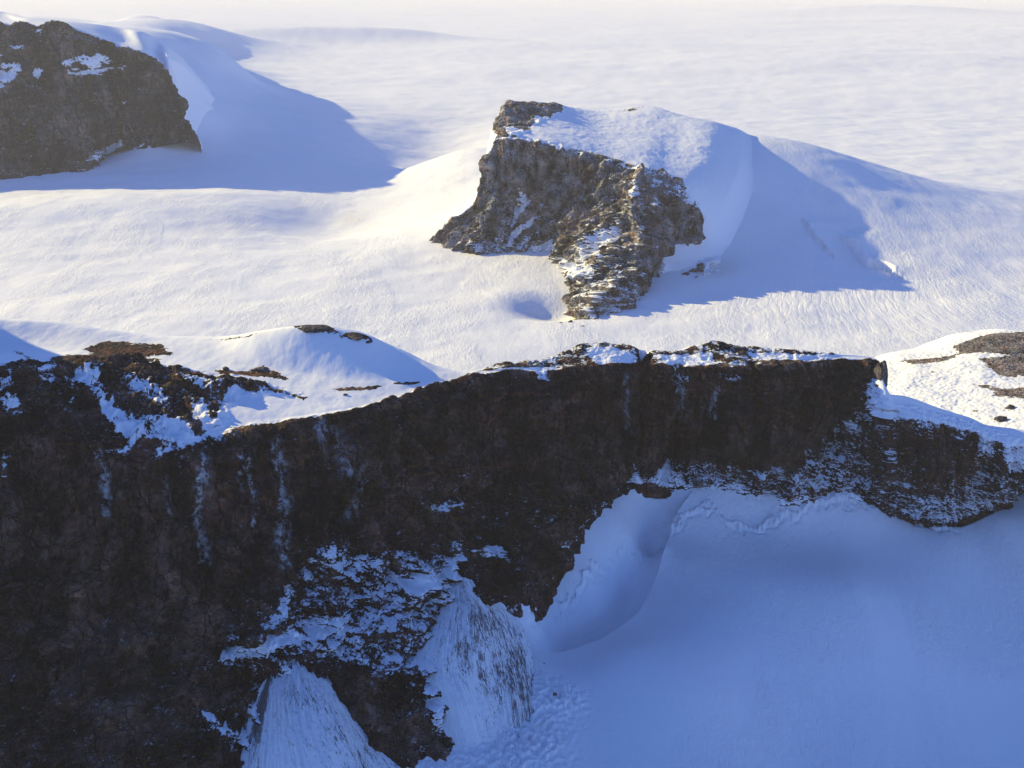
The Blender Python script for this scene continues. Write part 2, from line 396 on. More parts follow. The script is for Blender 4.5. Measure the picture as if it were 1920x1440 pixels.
# ------------------------------------------------------------------ rock sheets
class Sheet:
    """surface lofted over stations (left to right), each a list of control points from back to front"""
    def __init__(s, st, rows_n, nu, dens=None):
        C = np.array(st)                                   # S,K,3
        S, K = C.shape[:2]
        mid = C[:, K // 2]
        t = np.concatenate([[0], np.cumsum(np.linalg.norm(np.diff(C[:, 1:-1].mean(1), axis=0), axis=1))])
        # uniform in plan metres, weighted
        w = np.diff(t) * (np.ones(S - 1) if dens is None else np.array([dens(i) for i in range(S - 1)]))
        cw = np.concatenate([[0], np.cumsum(w)]); q = np.interp(np.linspace(0, cw[-1], nu), cw, t)
        A = pchip(t, C, q)                                 # nu,K,3
        ch = np.linalg.norm(np.diff(A, axis=1), axis=2).mean(0)
        v = np.concatenate([[0], np.cumsum(ch)])
        qs = []
        for k in range(K - 1):
            qs.append(np.linspace(v[k], v[k + 1], rows_n[k], endpoint=False))
        qs = np.concatenate(qs + [[v[-1]]])
        P = pchip(v, A.transpose(1, 0, 2), qs).transpose(1, 0, 2)
        s.P = P; s.U = q; s.V = qs; s.row_v = v; s.row_i = np.concatenate([[0], np.cumsum(rows_n)]); s.P0 = P.copy()
        # soften the creases of the loft
        for _ in range(int(6 * Q)):
            p = s.P.copy(); p[1:-1] = (s.P[:-2] + 2 * s.P[1:-1] + s.P[2:]) / 4; s.P = p
            p = s.P.copy(); p[:, 1:-1] = (s.P[:, :-2] + 2 * s.P[:, 1:-1] + s.P[:, 2:]) / 4; s.P = p
        s.uu = np.broadcast_to(q[:, None], P.shape[:2]); s.vv = np.broadcast_to(qs[None], P.shape[:2])
        s.row = np.interp(qs, v, np.arange(K))             # fractional row
        s.rr = np.broadcast_to(s.row[None], P.shape[:2])
        s.px, s.py = topx(s.P); s.dist = s.P[..., 1]
        n = normals(s.P); s.vis = (n * (s.P - np.array([0, 0, H]))).sum(-1)
        s.sgn = -1.0 if np.median(n[..., 2]) < 0 else 1.0
        s.vis = s.vis * s.sgn
        s.cost = np.where(s.vis > 0, 60, 0) + s.dist * 0.002
        s.px = s.px.astype(np.float32); s.py = s.py.astype(np.float32); s.cost = s.cost.astype(np.float32)
    def loc(s, px, py):
        """surface coordinates (metres along, metres down) of the point seen at a photo pixel"""
        e = (s.px - px) ** 2 + (s.py - py) ** 2 + s.cost
        k = int(np.argmin(e)); i, j = divmod(k, e.shape[1])
        return (s.U[i], s.V[j])
    def warp(s, amp, sc, seed=0.0):
        P = s.P0
        return (s.uu + amp * fbm(P[..., 0] / sc + seed, P[..., 1] / sc, P[..., 2] / sc, 4), s.vv + amp * fbm(P[..., 0] / sc, P[..., 1] / sc + 31 + seed, P[..., 2] / sc, 4))
    def box(s, q, m, wu, wv):
        """rows and columns of the sheet near a feature"""
        q = np.array(q); m = m + 45
        i0, i1 = np.searchsorted(s.U, [q[:, 0].min() - m, q[:, 0].max() + m]); j0, j1 = np.searchsorted(s.V, [q[:, 1].min() - m, q[:, 1].max() + m])
        return slice(i0, max(i1, i0 + 1)), slice(j0, max(j1, j0 + 1))
    def area(s, pts, soft, wu, wv):
        q = [s.loc(*p) for p in pts]; w = s.box(q, soft, wu, wv)
        out = np.zeros(s.P.shape[:2])
        d, _, _ = dist_poly(wu[w], wv[w], q + [q[0]])
        out[w] = sm(-soft, soft, np.where(inside(wu[w], wv[w], q), d, -d))
        return out
    def line(s, pts, width, wu, wv):
        q = [s.loc(*p) for p in pts]; w = s.box(q, 2.5 * width, wu, wv)
        out = np.zeros(s.P.shape[:2])
        d, _, _ = dist_poly(wu[w], wv[w], q)
        out[w] = np.exp(-(d / width) ** 2)
        return out

def rock_disp(P, Nn, amp, k=1.0, seed=0.0, rib=1.0, blk=1.0):
    """metres outward: buttresses and gullies, strata ledges, blocks"""
    x, y, z = P[..., 0] / k, P[..., 1] / k, P[..., 2] / k
    wob = fbm(x / 120 + seed, y / 120, z / 160, 3)
    d = 17 * rib * (ridged(x / 95 + .4 * wob + seed, y / 95, z / 420, 3) - .6)
    d = d + 26 * rib * (ridged(x / 250 + .3 * wob + seed, y / 250, z / 900, 2) - .5)
    d = d + 7.5 * rib * (ridged(x / 26 + .3 * wob, y / 26 + seed, z / 110, 3) - .5)
    zz = z + 14 * wob + 0.06 * x
    per = 33.0
    f = zz / per + .5 * noise(x / 300, y / 300, zz / 80)
    fr = f - np.floor(f); band = noise(np.floor(f) * 7.3, x / 220, 2.0)
    d = d + (2.5 + 4 * np.clip(band, 0, 1)) * (sm(0, .75, fr) * (1 - sm(.88, 1, fr)) - .4)
    t = fbm(x / 34 + .2 * wob, y / 34 + seed, z / 170, 3) * 4.5; ft = t - np.floor(t)
    d = d + 4.5 * rib * (np.floor(t) + sm(.72, 1, ft))                      # flat faced buttresses with sharp arrises
    t = fbm(x / 60, y / 60 + seed, z / 16, 3) * 3.0; ft = t - np.floor(t)
    d = d + 2.4 * blk * (np.floor(t) + sm(.75, 1, ft))
    d = d + 2.4 * blk * fbm(x / 13, y / 13, z / 13 + seed, 3) + 1.2 * np.abs(noise(x / 4.5, y / 4.5, z / 4.5))
    return d * amp * k

# ---- the near ridge --------------------------------------------------------
# station: px of crest, then y & height of back skyline / cap hollow / cap near / cliff edge, base (px, py, z)
R = [
 # (px1,y1,z1) (px2,y2,z2) (px3,y3,z3) (px4,y4,z4)  base(px,py,z)
 'far',
 ((-420,570,490), (-430,625,480), (-450,676,490), (-480,800,420), (-560,1560,0)),
 ((-200,583,445), (-210,638,430), (-220,684,475), (-240,790,405), (-300,1560,0)),
 ((-10,600,395), (-10,655,375), (-5,690,425), (-10,790,385), (-60,1560,0)),
 ((90,604,388), (80,650,370), (70,698,412), (75,785,380), (60,1550,0)),
 ((190,620,378), (180,660,368), (165,686,404), (170,838,360), (170,1540,0)),
 ((300,633,368), (290,672,366), (270,700,376), (300,850,345), (330,1530,0)),
 ((400,634,372), (400,680,362), (385,720,362), (410,825,342), (450,1515,0)),
 ((490,622,398), (490,692,358), (480,730,352), (500,806,338), (560,1490,0)),
 ((575,611,414), (575,702,354), (570,746,344), (590,788,336), (660,1455,0)),
 ((660,622,402), (660,712,350), (655,748,340), (670,770,334), (760,1425,4)),
 ((740,655,368), (745,712,346), (745,736,338), (750,746,336), (835,1395,8)),
 ((810,686,346), (812,708,342), (812,716,340), (812,724,338), (885,1235,42)),
 ((870,699,338), (872,708,337), (872,713,336), (872,718,336), (935,1135,52)),
 ((955,683,346), (955,688,347), (955,691,346), (955,696,344), (1000,1115,45)),
 ((1035,672,344), (1036,680,342), (1038,690,338), (1040,697,336), (1065,1010,66)),
 ((1110,646,356), (1112,660,350), (1115,674,343), (1118,686,338), (1120,955,82)),
 ((1175,650,350), (1178,662,345), (1180,673,340), (1180,682,336), (1185,905,95)),
 ((1240,662,340), (1242,668,338), (1245,676,335), (1245,686,332), (1240,905,92)),
 ((1330,647,346), (1330,660,341), (1330,674,335), (1332,690,330), (1315,920,80)),
 ((1420,654,338), (1420,664,334), (1420,675,330), (1422,688,326), (1405,917,75)),
 ((1500,659,332), (1500,667,329), (1500,674,327), (1502,682,325), (1500,938,55)),
 ((1570,664,328), (1570,667,326), (1572,670,325), (1575,674,324), (1565,926,60)),
 ((1625,668,325), (1628,670,324), (1630,672,323), (1632,675,322), (1645,948,40)),
 ((1642,672,322), (1645,674,321), (1647,677,320), (1648,682,316), (1668,962,28)),
 ((1650,700,306), (1652,706,303), (1655,714,298), (1657,724,292), (1690,970,20)),
 ((1668,738,280), (1668,743,277), (1668,750,273), (1668,757,268), (1715,976,14)),
 ((1700,744,268), (1700,752,264), (1700,762,259), (1700,770,254), (1745,983,8)),
 ((1760,765,244), (1760,773,240), (1760,781,236), (1760,788,232), (1785,982,4)),
 ((1815,782,225), (1815,788,222), (1815,796,218), (1815,804,214), (1820,972,2)),
 ((1860,800,210), (1862,806,208), (1864,814,204), (1866,824,198), (1860,950,0)),
 ((1930,806,205), (1930,814,202), (1930,824,196), (1930,838,186), (1915,905,2)),
 ((2040,780,215), (2040,790,210), (2040,802,204), (2040,820,192), (2030,880,4)),
 ((2200,760,225), (2200,770,220), (2200,782,214), (2200,800,200), (2190,870,4)),
]
st = []
for row in R:
    if row == 'far':          # unseen past the left edge: ridge runs on, peaks raised to shade the basin
        for X0, Y0, zz in ((-3600, 1500, 850), (-2700, 1700, 900), (-2000, 1830, 950), (-1550, 1850, 860)):
            c = np.array([X0, Y0, 0.0]); n_ = np.array([.25, -.97, 0])
            st.append([c - n_ * q + np.array([0, 0, w]) for q, w in ((700, -60), (380, zz * .7), (300, zz * .8), (200, zz * .85), (80, zz), (0, zz * .95), (-40, zz * .7), (-90, zz * .45), (-230, zz * .2), (-420, 0), (-440, -30))])
        continue
    a1, a2, a3, a4, b = row
    p1, p2, p3, p4 = [at(*a[:2], z=a[2]) for a in (a1, a2, a3, a4)]
    pb = at(b[0], b[1], z=b[2])
    back = p1 + np.array([20, 220 if a1[0] > 1650 else 330, 0]); back[2] = p1[2] - (120 if a1[0] > 1650 else 260)
    backm = p1 + np.array([5, 60, 0]); backm[2] = p1[2] - 25
    hgt = p4[2] - pb[2]
    def mid(fz, fy): return np.array([lerp(p4[0], pb[0], fy), lerp(p4[1], pb[1], fy), p4[2] - hgt * fz])
    m1 = mid(.30, .13); m2 = mid(.58, .30); m3 = mid(.80, .62)
    und = pb + (pb - m3) * .25; und[2] = pb[2] - 30
    st.append([back, backm, p1, p2, p3, p4, m1, m2, m3, pb, und])
ridge = Sheet(st, [int(n * Q) for n in (14, 12, 60, 60, 70, 150, 150, 130, 130, 24)], int(2100 * Q), lambda i: .08 if i < 4 else .2 if i == 4 else .5 if i in (5, len(st) - 2) else 1)
def build_ridge():
    s = ridge
    rr = s.rr; P = s.P
    cliff = sm(4.7, 5.15, rr)                                   # 0 on the cap, 1 on the face
    wu, wv = s.warp(10, 35.0)
    w2u, w2v = s.warp(4, 9.0)
    amp = lerp(0.03, 1.0, cliff) * lerp(1, .4, sm(8.5, 9.0, rr)) * lerp(.45, 1, sm(5.0, 5.5, rr))
    # rocky parts of the cap
    knoll = s.area([(-60, 690), (60, 685), (180, 672), (300, 690), (420, 705), (560, 742), (450, 735), (410, 790), (330, 840), (180, 836), (60, 790), (-60, 790)], 14, wu, wv)
    amp = np.maximum(amp, knoll * .45)
    crest = s.area([(880, 700), (960, 676), (1100, 640), (1200, 652), (1330, 642), (1560, 660), (1560, 680), (1300, 700), (1040, 705)], 10, wu, wv)
    amp = np.maximum(amp, crest * .14)
    toe = s.area([(1560, 790), (1700, 760), (1850, 800), (1950, 830), (1950, 900), (1760, 990), (1560, 930), (1400, 920), (1180, 905), (1300, 870), (1500, 870)], 20, wu, wv)
    N0 = normals(P) * s.sgn
    Nh = N0.copy(); Nh[..., 2] *= lerp(1.0, 0.15, cliff); Nh /= np.linalg.norm(Nh, axis=-1)[..., None]
    d = rock_disp(P, N0, amp)
    # smooth the toes into small blocks
    d = d + toe * 2.5 * ridged(P[..., 0] / 10, P[..., 1] / 10, P[..., 2] / 10, 3)
    # cracks and gullies
    for pts, w, dep in [([(1207, 655), (1205, 760), (1200, 850), (1150, 915)], 8, 30), ([(1272, 680), (1270, 780), (1255, 870), (1245, 905)], 8, 26),
                        ([(1408, 680), (1405, 790)], 6, 18), ([(1545, 680), (1560, 790)], 6, 7), ([(650, 860), (640, 920), (615, 1000)], 6, 22), ([(1640, 700), (1620, 780), (1570, 850)], 8, 16),
                        ([(1690, 800), (1700, 900)], 7, 8), ([(370, 850), (380, 1050)], 6, 7), ([(470, 830), (480, 1010)], 6, 7), ([(200, 850), (215, 1000)], 6, 6),
                        ([(520, 830), (535, 1060)], 9, 8), ([(1060, 700), (1040, 900)], 8, 8), ([(860, 860), (840, 940)], 6, 8), ([(1790, 820), (1800, 940)], 6, 8), ([(700, 780), (720, 900)], 9, 6)]:
        d = d - dep * s.line(pts, w, w2u, w2v)
    # ledges and benches standing proud
    for pts, w, dep in [([(1210, 800), (1400, 790), (1560, 800)], 14, 5), ([(400, 1190), (520, 1170), (660, 1150)], 12, 9), ([(440, 1240), (560, 1215), (660, 1215)], 8, 6),
                        ([(720, 1110), (820, 1065), (940, 1050)], 12, 9), ([(560, 1040), (640, 1030)], 8, 8), ([(100, 1185), (280, 1175)], 10, 8), ([(780, 940), (840, 945)], 7, 7), ([(300, 870), (600, 820), (820, 760)], 10, 4)]:
        d = d + dep * s.line(pts, w, wu, wv)
    edge = sm(9.2, 9.8, rr)
    P = P + Nh * d[..., None]
    P[..., 2] += (1 - cliff) * 0.6 * fbm(P[..., 0] / 30, P[..., 1] / 40, 0, 3)
    n = normals(P) * s.sgn
    nz = n[..., 2]
    # ---- snow
    x, y, z = P[..., 0], P[..., 1], P[..., 2]
    A = lerp(1.1, -0.69, cliff)
    low = sm(7.2, 8.2, rr)
    A = A + low * .22
    lowleft = s.area([(380, 1230), (420, 1170), (560, 1090), (560, 1020), (640, 1010), (960, 1010), (990, 1110), (860, 1090), (780, 1240), (700, 1280), (640, 1240), (540, 1240), (470, 1270)], 22, wu, wv)
    A = A + lowleft * .62
    A = A + .30 * s.area([(850, 870), (1000, 890), (1020, 960), (960, 1120), (860, 1100), (680, 1140), (540, 1020), (700, 980), (820, 970)], 30, wu, wv)
    A = A + .35 * s.area([(340, 1310), (480, 1290), (500, 1400), (460, 1440), (380, 1400)], 20, wu, wv) + .4 * s.area([(720, 1240), (790, 1200), (850, 1380), (780, 1400), (740, 1340)], 20, wu, wv)
    A = A + toe * .80
    A = A + s.area([(1680, 930), (1800, 900), (1920, 840), (1990, 840), (1900, 940), (1800, 985)], 12, wu, wv) * .25
    A = A - knoll * 1.5 - crest * 1.12
    # clean rock panels
    for pts in ([(1000, 730), (1180, 720), (1560, 700), (1600, 780), (1500, 860), (1200, 860), (1040, 980), (900, 860)], [(620, 800), (860, 740), (1180, 700), (1200, 830), (1000, 900), (700, 880)],
                [(0, 860), (600, 850), (620, 1000), (520, 1080), (380, 1150), (0, 1180)], [(0, 1180), (380, 1180), (440, 1440), (0, 1440)], [(1680, 790), (1820, 815), (1820, 890), (1700, 880)],
                [(90, 700), (170, 720), (210, 800), (150, 825), (90, 790)], [(620, 1250), (700, 1270), (760, 1200), (820, 1130), (830, 1160), (760, 1300), (720, 1400)]):
        A = A - .22 * s.area(pts, 18, wu, wv)
    score = A + .95 * (nz - .42) + .30 * fbm(x / 22, y / 22, z / 16, 3)
    score = score - .8 * s.area([(850,1000),(1050,960),(1010,1100),(985,1125),(930,1125),(860,1085)], 14, wu, wv)
    # snow patches
    def patch(pts, soft=6.0, am=.95, warp=2):
        nonlocal score
        U, V = (w2u, w2v) if warp == 2 else (wu, wv)
        score = score + am * s.area(pts, soft, U, V)
    for pts in ([(70, 782), (100, 786), (190, 838), (300, 848), (200, 848), (120, 812)], [(165, 725), (210, 745), (215, 790), (250, 800), (350, 822), (345, 842), (270, 838), (215, 815), (200, 780)],
                [(120, 705), (185, 700), (190, 720), (135, 718)], [(265, 790), (320, 785), (355, 812), (310, 818)], [(0, 710), (20, 700), (20, 720), (0, 735)], [(0, 820), (25, 860), (20, 900), (0, 930)],
                [(775, 940), (810, 932), (840, 938), (840, 952), (780, 952)], [(855, 856), (868, 853), (872, 862), (858, 868)], [(855, 880), (838, 930), (842, 935), (862, 880)],
                [(580, 1050), (600, 1030), (622, 1015), (605, 1045), (640, 1052), (610, 1058)], [(540, 1080), (548, 1090), (530, 1140), (505, 1160)],
                [(590, 1155), (655, 1150), (658, 1160), (600, 1163)], [(410, 1235), (460, 1200), (540, 1175), (560, 1185), (480, 1225), (420, 1245)], [(560, 1170), (650, 1165), (655, 1180), (580, 1188)],
                [(580, 1215), (630, 1200), (640, 1225), (590, 1222)], [(720, 1080), (790, 1070), (860, 1050), (800, 1085), (760, 1100)], [(870, 1030), (930, 1025), (940, 1045), (890, 1040)],
                [(105, 1332), (132, 1332), (132, 1355), (110, 1352)], [(370, 1325), (395, 1335), (440, 1370), (480, 1400), (460, 1400), (400, 1350)], [(460, 1330), (490, 1300), (520, 1240), (545, 1240), (500, 1320), (480, 1350)],
                [(780, 1240), (830, 1120), (845, 1110), (830, 1240), (800, 1300)], [(790, 1290), (810, 1300), (830, 1360), (812, 1360)],
                [(1150, 905), (1190, 865), (1200, 905)], [(1232, 905), (1252, 870), (1260, 905)], [(1180, 872), (1200, 840), (1206, 770), (1196, 830)],
                [(1575, 790), (1600, 785), (1620, 805), (1590, 812)], [(1640, 740), (1680, 735), (1740, 758), (1830, 785), (1800, 800), (1700, 775), (1650, 760)],
                [(1330, 690), (1370, 688), (1390, 700), (1375, 712), (1340, 708)], [(1155, 710), (1185, 705), (1178, 735), (1160, 728)], [(1255, 700), (1300, 690), (1290, 715), (1265, 740)],
                [(1100, 655), (1150, 655), (1190, 668), (1180, 690), (1120, 690)], [(990, 690), (1040, 690), (1030, 710), (1005, 706)], [(1230, 668), (1330, 662), (1340, 680), (1250, 685)],
                [(1400, 662), (1540, 668), (1540, 676), (1420, 676)], [(1820, 790), (1850, 800), (1860, 860), (1835, 850)], [(1860, 800), (1990, 790), (1990, 850), (1880, 870)],
                [(1640, 955), (1600, 925), (1560, 922), (1540, 935), (1600, 950)]):
        patch(pts)
    for pts in ([(60, 700), (90, 694), (110, 712), (85, 718)], [(140, 700), (165, 692), (185, 706), (160, 716)], [(225, 722), (262, 716), (300, 740), (330, 770), (300, 762), (250, 742)], [(190, 764), (225, 762), (262, 800), (240, 812), (206, 792)],
                [(330, 715), (390, 724), (430, 736), (400, 742), (350, 730)], [(300, 792), (340, 800), (380, 826), (340, 832)], [(395, 745), (450, 742), (520, 760), (440, 800), (400, 790), (420, 765)], [(0, 745), (30, 735), (44, 770), (10, 790)],
                [(120, 745), (150, 735), (140, 760)], [(360, 760), (392, 758), (388, 790), (362, 786)]):
        patch(pts, 5, .85)
    # rock showing through the cap snow
    for pts, am in (([(530, 613), (590, 606), (612, 612), (640, 626), (690, 630), (700, 642), (660, 634), (600, 622), (560, 616)], 1.7), ([(370, 636), (480, 626), (520, 616), (470, 632), (400, 638)], 1.6),
                ([(150, 655), (200, 638), (300, 645), (330, 665), (260, 668), (180, 664)], 1.7), ([(90, 670), (200, 662), (310, 672), (210, 690), (100, 686)], 1.5),
                ([(20, 655), (40, 660), (66, 678), (55, 680)], 1.3), ([(400, 692), (450, 696), (490, 684), (515, 694), (545, 712), (470, 706), (410, 702)], 1.6),
                ([(610, 728), (660, 724), (725, 722), (700, 730), (640, 734)], 1.6), ([(735, 717), (790, 714), (790, 719), (740, 721)], 1.3), ([(530, 735), (585, 745), (570, 750)], 1.4),
                ([(1440, 675), (1560, 678), (1560, 682), (1450, 684)], .8)):
        score = score - am * s.area(pts, 5, w2u, w2v)
    # rubble rim along the cliff edge between knoll and saddle
    rim = s.line([(430, 805), (520, 800), (590, 792), (660, 775)], 10, w2u, w2v)
    score = score - rim * .8 + rim * .5 * noise(x / 6, y / 6, z / 6)
    frost = 0 * x
    for pts, w, am in (([(182, 845), (195, 880), (205, 960)], 5, .5), ([(372, 850), (366, 900), (370, 960), (385, 1050)], 6, .55), ([(440, 850), (440, 900)], 4, .8), ([(455, 850), (468, 930), (475, 1010)], 5, .6),
                       ([(515, 835), (525, 900), (530, 1050)], 9, .6), ([(600, 800), (640, 860)], 14, .35), ([(665, 870), (650, 960)], 9, .3), ([(1170, 700), (1175, 800)], 7, .35), ([(1280, 700), (1275, 790)], 7, .35),
                       ([(1345, 730), (1340, 790)], 5, .35), ([(310, 900), (315, 960)], 5, .25)):
        frost = np.maximum(frost, 1.5 * am * s.line(pts, w, w2u, w2v) * sm(-.5, .4, fbm(x / 9, y / 9, z / 40, 2)))
    base = s.line([(960, 1120), (1000, 1105), (1080, 985), (1180, 905), (1310, 920), (1500, 940)], 22, wu, wv)
    score = score + .75 * base
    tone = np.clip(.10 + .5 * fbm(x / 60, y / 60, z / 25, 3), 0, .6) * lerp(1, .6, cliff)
    for pts, am in (([(-40, 850), (380, 870), (420, 1130), (300, 1440), (-40, 1440)], .16), ([(240, 1190), (560, 1060), (640, 1100), (330, 1230)], .22), ([(1000, 830), (1180, 800), (1150, 900), (1040, 940)], .14), ([(1320, 800), (1560, 790), (1560, 900), (1380, 860)], .10),  # first patch: brown tint of a window reflection painted into the lower-left rock
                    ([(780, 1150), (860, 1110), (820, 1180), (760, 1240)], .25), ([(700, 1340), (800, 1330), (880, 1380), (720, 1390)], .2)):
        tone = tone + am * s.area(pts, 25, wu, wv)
    tone = np.maximum(tone, .8 * s.area([(1380, 672), (1560, 676), (1560, 684), (1400, 690)], 8, wu, wv))
    tone = np.maximum(tone, .35 * s.area([(600, 830), (860, 770), (860, 800), (700, 840)], 12, wu, wv))
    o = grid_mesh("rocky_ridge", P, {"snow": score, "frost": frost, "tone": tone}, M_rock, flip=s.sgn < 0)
    tag(o, "long dark brown near cliff with a snowy top, running across the whole picture", "cliff", kind="structure")
build_ridge()

# ---- central nunatak -------------------------------------------------------
C = [  # skyline (px, py, distance), bowl, cliff edge, base  (px,py,z)
 ((812,446,4230), (813,448,4215), (814,450,4200), (815,456,-8)),
 ((850,408,4230), (850,410,4190), (851,412,4120), (838,462,2)),
 ((893,362,4250), (894,364,4190), (895,368,4100), (866,476,6)),
 ((910,300,4350), (911,302,4250), (913,306,4110), (893,480,8)),
 ((925,235,4450), (928,248,4320), (932,264,4150), (928,474,16)),
 ((957,188,4640), (962,228,4400), (968,264,4150), (972,468,22)),
 ((1010,190,4680), (1008,232,4400), (1022,270,4110), (1022,468,26)),
 ((1052,197,4740), (1066,240,4400), (1090,290,4060), (1062,492,22)),
 ((1130,206,4800), (1140,255,4370), (1150,308,4000), (1085,545,14)),
 ((1215,199,4850), (1215,262,4350), (1200,328,3900), (1105,588,4)),
 ((1265,212,4760), (1262,282,4260), (1232,345,3850), (1165,575,4)),
 ((1335,227,4670), (1330,300,4190), (1282,376,3810), (1225,525,8)),
 ((1450,250,4600), (1430,330,4180), (1375,410,3830), (1290,482,20)),
]
st = []
for a1, a2, a3, b in C:
    p1, p2, p3 = [at(*a[:2], Y=a[2]) for a in (a1, a2, a3)]
    pb = at(b[0], b[1], z=b[2])
    k = min(1, max(p1[2], 0) / 300)
    back = p1 + np.array([60 * k, 900 * k + 60, 0]); back[2] = -25
    backm = p1 + np.array([10 * k, 120 * k + 10, 0]); backm[2] = p1[2] * (1 - .22 * k) - 2
    hgt = p3[2] - pb[2]
    def mid(fz, fy): return np.array([lerp(p3[0], pb[0], fy), lerp(p3[1], pb[1], fy), p3[2] - hgt * fz])
    und = pb + (pb - p3) * .12; und[2] = pb[2] - 30
    if a1[0] == 1450:        # the last station lies in the ice of the glacier itself
        last = []
        for q in st[-1]:
            q = q + np.array([230.0, 40.0, 0]); q[2] = float(h_far(q[:1], q[1:2])[0]) - 8; last.append(q)
        st.append(last); continue
    st.append([back, backm, p1, p2, p3, mid(.38, .22), mid(.74, .62), pb, und])
nun = Sheet(st, [int(n * Q) for n in (40, 40, 90, 90, 120, 120, 100, 16)], int(700 * Q))
def build_nunatak():
    s = nun; rr = s.rr; P = s.P
    wu, wv = s.warp(22, 80.0); w2u, w2v = s.warp(9, 22.0)
    cliff = sm(3.8, 4.15, rr)
    snowy = s.area([(1305, 350), (1420, 360), (1560, 430), (1420, 510), (1320, 490), (1240, 540), (1235, 478), (1300, 452), (1318, 410)], 20, wu, wv)
    summit = s.area([(925, 232), (955, 182), (1050, 184), (1062, 200), (1035, 220), (1000, 235), (975, 262), (930, 262)], 14, wu, wv)
    east = s.area([(1195, 325), (1240, 318), (1290, 355), (1305, 395), (1310, 435), (1230, 468), (1200, 400)], 14, wu, wv)
    amp = np.clip(cliff * (1 - snowy), .04, 1); amp = np.maximum(amp, summit * .3); amp = np.maximum(amp, east * .6); amp = amp * lerp(.03, 1, sm(1360, 1330, s.px))
    N0 = normals(P) * s.sgn
    Nh = N0.copy(); Nh[..., 2] *= lerp(1.0, 0.15, cliff); Nh /= np.linalg.norm(Nh, axis=-1)[..., None]
    d = rock_disp(P, N0, amp, 1.2, 4.0, 1.0, .5)
    # ribs and snow gullies on the front face
    for pts, w, dep in [([(978, 350), (985, 380), (962, 420)], 14, 20), ([(1010, 400), (970, 430), (940, 465)], 16, 20), ([(1170, 425), (1120, 470), (1075, 500)], 22, 34), ([(1060, 300), (1050, 400)], 14, 12),
                        ([(1120, 320), (1120, 400)], 14, 14), ([(1180, 470), (1120, 520)], 10, 12)]:
        d = d - dep * s.line(pts, w, w2u, w2v)
    for pts, w, dep in [([(1090, 380), (1080, 450), (1050, 480)], 20, 26), ([(1040, 420), (1000, 450), (960, 470)], 12, 16), ([(1200, 330), (1190, 430), (1180, 500), (1120, 560)], 26, 30), ([(1030, 350), (1040, 400)], 12, 14), ([(935, 290), (915, 400), (890, 460)], 20, 12)]:
        d = d + dep * s.line(pts, w, wu, wv)
    P = P + Nh * d[..., None]
    P[..., 2] += (1 - cliff) * .5 * snow_wave(P[..., 0], P[..., 1])
    k_ = sm(1290, 1400, s.px) * (s.row[None] > .5)
    hg = h_far(P[..., 0], P[..., 1]); zz = P[..., 2]
    m_ = .5 * (zz + hg + np.sqrt((zz - hg) ** 2 + 20.0 ** 2))           # smooth union with the glacier
    inner = sm(s.U[-1], s.U[-1] - 120, s.uu) * sm(s.V[-1], s.V[-1] - 60, s.vv)
    P[..., 2] = lerp(zz, lerp(hg - 8, m_, inner), k_)
    # wind drifts on the cap
    P[..., 2] += (1 - cliff) * (1 - summit) * 2.5 * fbm(P[..., 0] / 160, P[..., 1] / 120, 2, 3)
    n = normals(P) * s.sgn; nz = n[..., 2]; x, y, z = P[..., 0], P[..., 1], P[..., 2]
    A = lerp(1.2, -0.26, cliff) + snowy * 1.8 - summit * 1.55 - east * .95 * (1 - cliff)
    A = A + .3 * sm(5.8, 7, rr) + .22 * s.area([(1130, 330), (1300, 350), (1310, 440), (1200, 560), (1100, 560), (1080, 480)], 30, wu, wv) + .2 * s.area([(880, 400), (1080, 400), (1060, 490), (880, 490)], 30, wu, wv)
    score = A + 1.0 * (nz - .45) + .30 * fbm(x / 40, y / 40, z / 28, 3)
    for pts in ([(975, 350), (982, 355), (990, 375), (1005, 368), (985, 395), (960, 425), (965, 400)], [(1005, 405), (1000, 420), (965, 445), (950, 455), (955, 435), (985, 418)],
                [(1168, 418), (1160, 440), (1120, 475), (1085, 500), (1060, 505), (1100, 470), (1135, 430)], [(1040, 450), (1050, 465), (1045, 480), (990, 466)], [(1060, 480), (1100, 500), (1130, 500), (1100, 530), (1070, 520)],
                [(945, 240), (975, 245), (990, 255), (955, 262)], [(1004, 215), (1030, 220), (1018, 250), (1004, 240)], [(1018, 268), (1060, 270), (1100, 282), (1050, 280)],
                [(1185, 345), (1200, 342), (1200, 362), (1190, 370)], [(1090, 560), (1110, 550), (1100, 565)]):
        score = score + 1.1 * s.area(pts, 7, w2u, w2v)
    for pts, am in (([(1040, 262), (1120, 284), (1180, 300), (1200, 320), (1120, 298), (1050, 276)], .9), ([(1160, 208), (1190, 202), (1215, 196), (1190, 210)], 1.2), ([(1050, 194), (1100, 194), (1130, 205), (1090, 200)], 1.0),
                    ([(1240, 345), (1290, 340), (1290, 350), (1240, 352)], .9), ([(1300, 378), (1370, 376), (1370, 380), (1310, 384)], 1.8), ([(1215, 405), (1280, 400), (1325, 425), (1290, 455), (1250, 466), (1215, 440)], 1.2)):
        score = score - am * s.area(pts, 8, w2u, w2v)
    score = score + 5 * sm(1310, 1332, s.px)
    st_ = noise(x / 70, y / 200, z / 9.0) # streaks along the contour
    score = score + east * .5 * st_
    tone = np.clip(.16 + .5 * fbm(x / 90, y / 90, z / 50, 3), 0, .75)
    o = grid_mesh("nunatak", P, {"snow": score, "frost": np.clip(.22 + .3 * fbm(x / 60, y / 60, z / 60, 2), 0, .5) * (score > -10), "tone": tone}, M_rock_far, flip=s.sgn < 0)
    tag(o, "steep wedge-shaped rock peak with a snow-capped back rising alone from the middle of the glacier", "mountain", kind="structure")
build_nunatak()

